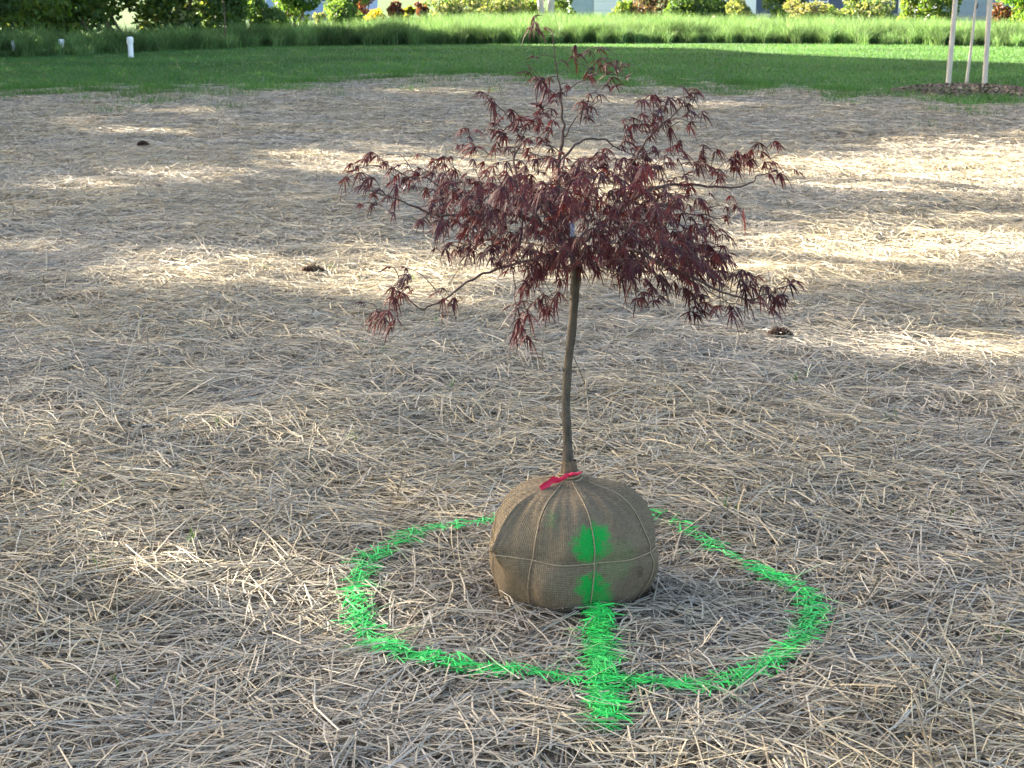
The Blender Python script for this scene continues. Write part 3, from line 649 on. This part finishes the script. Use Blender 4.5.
# ------------------------------------------------------------------ white pipes
def pipe(px, py, h, r, label, capr=1.22):
    g = ground(px, py); t = empty('vent_pipe', tuple(g), label, 'pipe', 'white pipes by the tall grass')
    b = MB(); b.lathe([(r, -.05), (r, h * .72), (r * .98, h * .73)], 20); b.build('pipe_body', M['pvc'], t)
    b = MB(); b.lathe([(r * capr * .96, h * .70), (r * capr, h * .72), (r * capr, h * .93), (r * capr * .85, h * .98), (r * .4, h), (0, h * 1.003)], 20); b.build('cap', M['pvc'], t)
    return t
pipe(131, 57.5, .50, .066, 'white capped vent pipe standing upright on the lawn edge')
pipe(62, 53.5, .37, .062, 'short pale pipe half hidden in the shaded tall grass at left')
pipe(14, 56, .38, .035, 'small pale pipe deep in the tall grass at the far left')

# ------------------------------------------------------------------ staked sapling in its mulch bed
g0 = ground(974, 95)
mcx, mcy = g0[0], g0[1]
n = 3200; rr = np.sqrt(R.uniform(0, 1, n)) * 1.15; th = R.uniform(0, 6.28, n)
k = 1 + .12 * np.sin(th * 3 + 1) + .08 * np.sin(th * 5); x = mcx + rr * k * np.cos(th) * 1.0; y = mcy + rr * k * np.sin(th) * 1.35
hgt = lambda x, y: .10 * np.clip(1 - ((x - mcx) / 1.25) ** 2 - ((y - mcy) / 1.75) ** 2, 0, 1)
z = hgt(x, y) + .02 + R.uniform(0, .03, n); ta = R.uniform(0, 6.28, n); L = R.uniform(.03, .09, n); tl = R.normal(0, .35, n)
d = np.stack([np.cos(ta) * np.cos(tl), np.sin(ta) * np.cos(tl), np.sin(tl)], -1) * L[:, None]
P = np.stack([x, y, z], -1)[:, None] + np.array([-.5, .5])[None, :, None] * d[:, None]
S = np.stack([-np.sin(ta), np.cos(ta), R.normal(0, .4, n)], -1) * R.uniform(.006, .016, (n, 1))
col = np.array([(.13, .095, .078), (.085, .064, .055), (.19, .14, .11), (.30, .24, .17)])[R.choice(4, n, p=[.4, .32, .2, .08])] * R.uniform(.7, 1.2, (n, 1))
V, q, m = ribbons(P, np.repeat(S[:, None], 2, 1), np.tile([0, 0, .008], (n, 2, 1)))
V2, q2 = grid(np.linspace(mcx - 1.35, mcx + 1.35, 40), np.linspace(mcy - 1.8, mcy + 1.8, 40), lambda X, Y: hgt(X, Y) * 1.0 - .02 + .03 * (hgt(X, Y) > 0) + .006 * nC(X, Y))
tag(link('mulch_bed', mesh_np('mulch_bed', np.vstack([V, V2]), [q, q2 + len(V)], np.vstack([np.repeat(col, m, 0), np.tile([.075, .056, .047], (len(V2), 1))])), M['mulch']),
    'low mound of dark bark mulch around the staked sapling', 'mulch', kind='stuff')
def stake(px, py, px2, label):
    g = ground(px, py); top = at(px2, 0, g[1]); d = (top - g) / (top[2] - g[2]); P = [g + d * z for z in (-.3, .0, .6, 1.2, 1.8, 2.15)]
    b = MB(off=g); b.tube(P, [.044, .044, .043, .042, .041, .040], 14)
    b.tube([P[-1], P[-1] + d * .03], [.040, .032], 14)
    o = b.build('stake', M['stake']); o.location = g; tag(o, label, 'stake', 'stakes beside the sapling')
stake(948, 86, 955.5, 'pale round wooden stake left of the staked sapling trunk')
stake(984.5, 85.5, 990, 'pale round wooden stake right of the staked sapling trunk')

def leaf_cloud(cent, rad, n, size, cols, probs, shell=.55, flat=1., clump=True):
    """diamond leaves spread through ellipsoid lobes; cent (k,3), rad (k,3)"""
    k = len(cent); w_ = np.prod(rad, axis=1) ** .67; c = R.choice(k, n, p=w_ / w_.sum())
    v = R.normal(0, 1, (n, 3)); v /= np.linalg.norm(v, axis=1, keepdims=True)
    rr = R.uniform(0, 1, n) ** (1 / 3.) * (1 - shell) + shell * R.uniform(.75, 1.08, n)
    p = cent[c] + v * rad[c] * rr[:, None]
    return leaves_at(p, size, cols, probs)
def leaves_at(p, size, cols, probs, elong=1.5):
    n = len(p); a = R.normal(0, 1, (n, 3)); a /= np.linalg.norm(a, axis=1, keepdims=True); b = R.normal(0, 1, (n, 3)); b = np.cross(a, b); b /= np.linalg.norm(b, axis=1, keepdims=True)
    s = size * R.uniform(.6, 1.4, (n, 1)); nn = np.cross(a, b) * s * .25
    V = np.stack([p - a * s * elong * .5, p + b * s * .5 + nn, p + a * s * elong * .5, p - b * s * .5 + nn], 1).reshape(-1, 3)
    i = np.arange(n)[:, None] * 4; t = np.concatenate([i + np.array([0, 1, 2]), i + np.array([0, 2, 3])], 0)
    col = np.asarray(cols)[R.choice(len(cols), n, p=probs)] * R.uniform(.7, 1.3, (n, 1))
    return V, t, np.repeat(col, 4, 0)

def small_tree(px, Y, h, r, crown, label, lean=0., bark='bark', forks=5, gpx=None):
    x = gx(px, Y); t = empty('young_tree', (x, Y, 0), label, 'tree')
    zz = np.linspace(-.1, h, 16); P = np.stack([lean * zz + .004 * np.sin(zz * 3), .004 * np.sin(zz * 2 + 1), zz], 1)
    b = MB(); b.tube(P, np.linspace(r, r * .45, 16), 9)
    b.build('trunk', M[bark], t)
    cs, rs = [], []
    for k in range(forks):
        z = h * R.uniform(.62, 1.0); a0 = k * 2.4 + R.uniform(0, .6); L = R.uniform(.5, .9) * crown
        p0 = np.array([lean * z, 0, z]); e = p0 + np.array([math.cos(a0) * L, math.sin(a0) * L, L * .8]); md = (p0 + e) / 2 + (0, 0, -.08 * L)
        b = MB(); b.tube([p0, md, e], [r * .4, r * .28, r * .12], 6); b.build('branch', M[bark], t)
        cs += [e, md]; rs += [np.full(3, crown * .42), np.full(3, crown * .3)]
    V, tt, c = leaf_cloud(np.array(cs), np.array(rs), int(900 * crown), .07, [(.07, .15, .035), (.05, .11, .03)], [.5, .5], shell=.2)
    link('crown', mesh_np('crown', V, [tt], c, False), M['leaf'], t)
    return t
s_ = small_tree(966.5, ground(966.5, 84)[1], 2.3, .030, .8, 'thin young tree trunk tied between two pale stakes in mulch', lean=.055, bark='stake')
b = MB(); b.tube([(.068, 0, 1.25), (.095, -.02, 1.31), (.10, -.03, 1.36)], [.014, .012, .008], 7); b.build('branch', M['bark'], s_)
small_tree(226, ground(226, 48)[1] - .1, 2.4, .022, .7, 'thin grey sapling standing at the shaded edge of tall grass', lean=-.01)

# ------------------------------------------------------------------ shrubs and trees along the back
def shrub(px, Y, w, h, cols, probs, label, name='shrub', n=None, leaf=.12, base=.0, lobes=9, cat='shrub', stemmat='bark', shape='round', group='shrubs along the far edge'):
    w *= 1.25; x = gx(px, Y); t = empty(name, (x, Y, 0), label, cat, group)
    cs, rs = [], []
    for k in range(lobes):
        a0 = R.uniform(0, 6.28); rr = math.sqrt(R.uniform(0, 1)) * w * .34
        z = base + (h - base) * R.uniform(.05, .88)
        taper = 1.0 if shape == 'round' else max(.2, 1.1 - z / h)
        cs.append((rr * math.cos(a0) * taper, rr * math.sin(a0) * taper, z)); q_ = w * R.uniform(.17, .28) * (taper if shape != 'round' else 1)
        rs.append((q_, q_, min(q_ * R.uniform(.7, 1.1), h * .3)))
    cs = np.array(cs); rs = np.array(rs); cs[:, 2] = np.maximum(cs[:, 2], rs[:, 2] * .8 + base)
    n = n or int(min(6000, 190 * w * h / (leaf / .12) ** 2 + 250))
    V, tt, c = leaf_cloud(cs, rs, n, leaf, cols, probs)
    lo = V[:, 2].min()
    if lo < 0: V[:, 2] = np.where(V[:, 2] < .03, .03 + .1 * R.uniform(0, 1, len(V)), V[:, 2])
    link('foliage', mesh_np('foliage', V, [tt], c, False), M['leaf'], t)
    b = MB()
    for k in range(min(5, lobes)):
        e = cs[k]; p0 = np.array([R.normal(0, .05 * w), R.normal(0, .05 * w), -.05]); b.tube([p0, (p0 + e) / 2 + (0, 0, .05), e], [.035 * h ** .5, .025 * h ** .5, .012], 6)
    b.build('stems', M[stemmat], t)
    return t
DG = [(.068, .122, .046), (.092, .160, .050), (.055, .098, .048)]; YG = [(.095, .155, .03), (.07, .13, .03), (.125, .17, .045)]
VG = [(.07, .13, .04), (.22, .26, .12), (.04, .08, .03)]; MGm = [(.055, .115, .03), (.08, .15, .035), (.035, .08, .025)]
PK = [(.17, .20, .12), (.085, .13, .055), (.22, .22, .16)]
P3 = [.4, .35, .25]
shrub(38, 50.5, 2.0, 1.35, YG, P3, 'small bright yellow-green shrub below the dark pines at far left')
shrub(82, 52.0, 3.4, 2.8, DG[:2] + MGm[1:2] + YG[:1], [.25, .25, .25, .25], 'broad dark green shrub behind the white vent pipe', n=3600)  # some yellow-green leaves mixed in as painted sun highlights
shrub(118, 54.0, 3.2, 3.0, MGm + YG[2:], [.25, .25, .15, .35], 'leafy green shrub with sun highlights in its leaf colour between dark shrubs', n=3600)  # yellow-green share of the leaf colours stands in for sunlit highlights
shrub(178, 56.0, 3.2, 2.6, VG, [.4, .3, .3], 'variegated shrub with pale cream-edged leaves at the left', n=3600, leaf=.14)
shrub(222, 58.0, 2.6, 3.6, DG, P3, 'dark blue-green evergreen shrub beside the variegated one', n=3600, shape='cone')
shrub(250, 62.0, 2.4, 4.2, DG, P3, 'tall dark evergreen at the left end of the blue house', n=3600, shape='cone')
shrub(12, 53.0, 3.5, 2.4, DG, P3, 'dark evergreen mass at the far left edge', n=3600)
shrub(296, 68.0, 2.0, 2.6, VG[:1] + MGm, [.3, .3, .25, .15], 'rounded green shrub in front of the blue house', n=2800)
shrub(318, 70.0, .55, .95, PK, P3, 'tiny whitish flowering plant between two dark shrubs', n=380, leaf=.07, lobes=4)
shrub(345, 74.0, 2.0, 2.2, DG + MGm[:1], [.3, .25, .2, .25], 'dark leafy shrub right of the blue house', n=2600)
shrub(374, 80.0, .95, .8, [(.55, .36, .02), (.40, .32, .03), (.12, .17, .03)], [.35, .2, .45], 'low shrub covered in golden yellow flowers', n=900, leaf=.09, cat='flowers')
shrub(366, 83.0, .9, 2.0, [(.14, .05, .05), (.10, .05, .04), (.2, .08, .06)], P3, 'slim reddish shrub behind the yellow flowers', n=700)
shrub(397, 83.0, 1.0, 1.2, [(.10, .038, .036), (.07, .035, .03), (.15, .07, .045)], P3, 'dark red barberry shrub beside the yellow flowers', n=1500)
shrub(409, 84.0, .6, 1.0, [(.22, .22, .03), (.14, .18, .03), (.10, .12, .03)], P3, 'small yellow-leaved shrub among the red ones', n=600)
shrub(421, 83.5, .8, 1.4, [(.11, .04, .038), (.075, .035, .03), (.15, .075, .05)], P3, 'narrow dark red shrub at the end of the flowering hedge', n=800)
for k, (px, lab) in enumerate(((443, 'pale flowering hedge shrub next to the red shrub'), (468, 'second pale flowering shrub in the hedge from the red shrub'), (493, 'third pale flowering shrub in the hedge from the red shrub'), (514, 'last pale flowering shrub of the hedge, by the yellow-green one'))):
    shrub(px, 90.0 + k, 2.3, 1.5, PK + MGm[:1], [.35, .2, .2, .25], lab, n=2000, leaf=.10, group='pale flowering hedge')
shrub(530, 95.0, 1.5, 1.8, YG, P3, 'yellow-green shrub left of the twin cream trunks', n=1200)
shrub(562, 96.0, 1.4, 2.0, DG, P3, 'dark shrub right of the twin cream trunks', n=1300)
shrub(622, 92.0, 1.3, 1.1, YG + VG[1:2], [.35, .3, .15, .2], 'low yellow-green shrub right of the white garage', n=900)
shrub(634, 94.0, 1.3, 2.6, DG, P3, 'narrow dark evergreen by the garage corner', n=1300, shape='cone')
shrub(655, 92.0, 2.0, 1.7, [(.09, .05, .04), (.05, .05, .025), (.14, .09, .06)], P3, 'reddish-brown shrub among the dark evergreens', n=1500)
shrub(676, 90.0, 1.5, 1.5, MGm + YG[:1], [.3, .25, .2, .25], 'green shrub lit on top beside the reddish-brown one', n=1200)
shrub(702, 91.0, 2.6, 2.2, DG, P3, 'wide very dark evergreen shrub near the garage', n=2400)
shrub(724, 92.0, 1.8, 1.9, DG + MGm[:1], [.3, .3, .2, .2], 'dark green shrub left of the pale small bush', n=1500)
shrub(739, 84.0, 1.35, 1.35, [(.18, .20, .11), (.12, .155, .07), (.10, .13, .045)], P3, 'small pale yellowish bush standing against the dark house', n=1300, leaf=.10)
shrub(782, 86.0, 2.2, 2.0, DG, P3, 'dark evergreen shrub in front of the slate-blue house', n=2000)
shrub(806, 80.0, 1.7, 1.15, [(.20, .18, .13), (.13, .15, .08), (.11, .14, .05)], P3, 'low peach-tinted flowering shrub by the slate-blue house', n=1400, leaf=.10)
shrub(840, 80.0, 1.9, 1.6, VG, [.3, .45, .25], 'variegated cream and green shrub under the house window', n=1800, leaf=.11)
shrub(879, 79.0, 2.0, 1.3, PK + VG[:1], [.3, .25, .15, .3], 'pale leafy shrub right of the house window', n=1600, leaf=.10)
shrub(912, 76.0, 1.8, 1.9, YG, P3, 'bright yellow-green shrub left of the wooden stakes', n=1700, leaf=.12)
shrub(937, 75.0, 1.7, 1.7, YG[1:] + MGm[:1], P3, 'yellow-green shrub directly behind the left wooden stake', n=1500, leaf=.12)
shrub(1003, 72.0, 1.6, 1.1, [(.11, .04, .035), (.07, .04, .03), (.05, .06, .02)], P3, 'dark red shrub right of the wooden stakes', n=1300)
shrub(1017, 70.0, 2.2, 2.8, [(.10, .22, .03), (.07, .17, .03), (.15, .25, .04)], P3, 'bright green shrub at the far right edge', n=2200, base=.9)
shrub(1040, 69.0, 2.0, 1.3, [(.10, .2, .03), (.07, .15, .03), (.05, .06, .02)], P3, 'green shrub cut off by the right edge', n=1300)
# twin-trunked tree
x = gx(545, 93); t = empty('twin_trunk_tree', (x, 93, 0), 'tree with two pale cream trunks at the far edge of the meadow', 'tree')
for dx, ln in ((-.18, -.09), (.25, .07)):
    zz = np.linspace(-.1, 5.5, 14); b = MB(); b.tube(np.stack([dx + ln * zz + .03 * np.sin(zz * 1.7), 0 * zz, zz], 1), np.linspace(.21, .10, 14), 11); b.build('trunk', M['pale_bark'], t)
cs = np.array([(math.cos(a0) * r_, math.sin(a0) * r_, z) for a0, r_, z in zip(R.uniform(0, 6.28, 14), R.uniform(.3, 2.2, 14), R.uniform(4.2, 7.5, 14))]); V, tt, c = leaf_cloud(cs, np.full((14, 3), 1.1), 5200, .16, MGm, P3)
link('crown', mesh_np('crown', V, [tt], c, False), M['leaf'], t)

# ------------------------------------------------------------------ houses beyond the meadow
def wallmat(name, c): return mat(name, c, .7, .2, noise=(2.5, tuple(v * .85 for v in c), .4, .7))
GLASS = mat('window_glass', (.10, .14, .19), .06, .8); TRIM = mat('white_trim', (.72, .73, .74), .5, .3); ROOF = mat('roof_shingle', (.075, .072, .075), .9, .1, noise=(8, (.05, .048, .05), .4, .7))
CONC = mat('concrete', (.32, .31, .29), .9, .1)
def house(pxc, Y, w_, d_, h_, wm, label, wins=(), door=None, garage=None, roof_h=1.9, siding=True):
    x = gx(pxc, Y); t = empty('house', (x, Y, 0), label, 'house')
    b = MB(); b.box((-w_/2, 0, -.1), (w_/2, d_, .30)); b.build('foundation', CONC, t, False)
    b = MB(); b.box((-w_/2, .03, .30), (w_/2, d_ - .03, h_))
    if siding:
        for k in range(int((h_ - .3) / .16)):
            z = .31 + k * .16; b.add([(-w_/2 - .002, .029, z + .15), (w_/2 + .002, .029, z + .15), (w_/2 + .002, .002, z), (-w_/2 - .002, .002, z), (-w_/2 - .002, .029, z), (w_/2 + .002, .029, z)], [(0, 3, 2, 1), (3, 4, 5, 2)])
    b.add([(-w_/2, .03, h_), (-w_/2, d_ - .03, h_), (-w_/2, d_/2, h_ + roof_h * .98), (w_/2, .03, h_), (w_/2, d_ - .03, h_), (w_/2, d_/2, h_ + roof_h * .98)], t=[(0, 2, 1), (3, 4, 5)])
    b.build('wall', wm, t, False)
    b = MB(); o_ = .4
    for s in (0, 1):
        y0, y1 = (-o_, d_/2) if s == 0 else (d_ + o_, d_/2); z0 = h_ - o_ * roof_h / (d_/2) + .05; z1 = h_ + roof_h + .05
        V = [(-w_/2 - o_, y0, z0), (w_/2 + o_, y0, z0), (w_/2 + o_, y1, z1), (-w_/2 - o_, y1, z1)]; V += [(a_, b_, c_ + .12) for a_, b_, c_ in V]
        b.add(V, [(0, 3, 2, 1), (4, 5, 6, 7), (0, 1, 5, 4), (1, 2, 6, 5), (3, 0, 4, 7)])
    b.build('roof', ROOF, t, False)
    for sgn in (-1, 1):
        b = MB(); xx = sgn * (w_/2 - .05); b.box((xx - .07, -.02, .30), (xx + .07, .028, h_ - .05)); b.build('corner_trim', TRIM, t, False)
    for (wx, wz, ww, wh) in wins:
        b = MB(); f_ = .07
        b.box((wx - ww/2 - f_, -.03, wz - f_), (wx + ww/2 + f_, .025, wz)); b.box((wx - ww/2 - f_, -.03, wz + wh), (wx + ww/2 + f_, .025, wz + wh + f_))
        b.box((wx - ww/2 - f_, -.03, wz), (wx - ww/2, .025, wz + wh)); b.box((wx + ww/2, -.03, wz), (wx + ww/2 + f_, .025, wz + wh)); b.box((wx - .02, -.025, wz), (wx + .02, .02, wz + wh))
        fo = b.build('window', TRIM, t, False); b = MB(); b.box((wx - ww/2, -.012, wz), (wx + ww/2, -.004, wz + wh)); b.build('pane', GLASS, fo, False)
    if door is not None:
        b = MB(); b.box((door - .48, -.03, .30), (door + .48, .025, 2.4)); do = b.build('door', TRIM, t, False); b = MB(); b.lathe([(0, 0), (.03, 0), (.03, .05), (0, .06)], 10, c=(door + .38, -.09, 1.3)); b.build('handle', ROOF, do)
    if garage is not None:
        gx0, gx1 = garage; b = MB()
        for k in range(4): b.box((gx0, -.04, .02 + k * .55), (gx1, .024, .56 + k * .55))
        b.build('garage_door', TRIM, t, False)
    return t
house(296, 103, 9.0, 8, 3.0, wallmat('pale_blue_siding', (.30, .40, .62)), 'pale blue house mostly hidden by the dark shrubs on the left', wins=((-2.4, 1.1, 1.0, 1.2), (1.6, 1.1, 1.0, 1.2)), door=3.2)
house(597, 102, 3.4, 5, 2.6, wallmat('grey_blue_wall', (.32, .38, .44)), 'small grey-blue garage with a white door, right of the twin trunks', garage=(-.2, 1.3), siding=False, roof_h=1.2)
house(812, 108, 11.5, 8, 3.0, wallmat('slate_blue_siding', (.07, .095, .15)), 'dark slate-blue house behind the pale shrubs at the right', wins=((3.55, 1.1, 1.1, 1.2), (-1.6, 1.1, 1.1, 1.2), (.4, 1.1, 1.1, 1.2)), door=-4.2)
house(985, 98, 5.5, 8, 3.0, wallmat('grey_siding', (.26, .30, .35)), 'grey clapboard house behind the wooden stakes', wins=((1.2, 1.2, 1.2, 1.1),))

# ------------------------------------------------------------------ pines along the left side; mostly unseen, needles culled to shape the sun patches
ux, uy = math.cos(AZ + math.pi * 0), 0
PU = np.array([.5, math.sqrt(3) / 2]); PV = np.array([math.sqrt(3) / 2, -.5])      # across / along the sun's way
V0 = -38.0; TE = math.tan(EL)
V0U = lambda u: V0 - 5.5 * np.clip((u - 30.5) / 3.5, 0, 1)
def curtain(u, v): return u * PU[0] + v * PV[0], u * PU[1] + v * PV[1]
TREES = np.array([-1.5, 4.9, 8.6, 12.6, 17.4, 22.2, 26.8, 31.4, 36.0, 40.6])
n = 1000000
u = R.uniform(-4, 43.4, n); v = V0U(u) + R.uniform(-2.2, 2.2, n); h = R.uniform(.5, 17, n)
# needle tufts fill a slab, then are culled by where their shadow falls
x, y = curtain(u, v)
d = (h - .052) / TE; gxx, gyy = x + PV[0] * d, y + PV[1] * d                     # where this needle tuft's shadow falls
px, py, dp = project(np.stack([gxx, gyy, 0 * gxx + .052], -1))
inview = (dp > 1) & (px > -220) & (px < 1240) & (py < 840) & (py > -2)
want = np.where(inview, sun_want(np.clip(px, -220, 1240), np.clip(py, 0, 840)), .25)
LAI = 8.4
keep = np.clip(-np.log(np.maximum(want, .012)) / LAI, 0, 1)
keep = np.where(inview, keep, .22)
keep = np.where(want > .72, keep * .25, keep); keep = np.where(want > .9, 0, keep)
# crown outline where nothing needs it: taper to the top
ti = np.abs(u[:, None] - TREES[None]).argmin(1)
ok = R.uniform(0, 1, n) < keep
dens = ok.mean()
sel = np.where(ok)[0]
for k, tu in enumerate(TREES):
    s = sel[ti[sel] == k]; bx, by = curtain(tu, V0U(tu))
    vis = tu > 33
    lab = {8: 'big pine trunk with dark needles at the far left edge of the photo', 9: 'tall pine rising behind the dark shrubs at the upper left'}.get(k, 'tall pine beyond the left edge of the photo, crown shaped to dapple the straw')
    t = empty('pine_tree', (bx, by, 0), lab, 'tree', 'pines along the left side')
    P = np.stack([x[s] - bx, y[s] - by, h[s]], -1)
    V, tt, c = leaves_at(P, .13, [(.060, .112, .042), (.085, .142, .046), (.048, .090, .044)], P3, elong=1.6)
    link('crown', mesh_np('crown', V, [tt], c, False), M['needle'], t)
    b = MB(); zz = np.linspace(-.2, 17.5, 16); b.tube(np.stack([.05 * np.sin(zz), .05 * np.cos(zz * .8), zz], 1), np.linspace(.24, .05, 16), 12); b.build('trunk', M['bark'], t)
    for q_ in range(7):
        z = 2.2 + 1.7 * q_ + R.uniform(-.4, .4); a0 = 2.4 * q_; L = R.uniform(1.2, 2.4) * (1.1 - z / 22)
        b = MB(); b.tube([(0, 0, z), (math.cos(a0) * L * .5, math.sin(a0) * L * .5, z + .1), (math.cos(a0) * L, math.sin(a0) * L, z)], [.05, .03, .01], 5); b.build('bough', M['bark'], t)
print('needles', len(sel), 'leaves', len(LP))
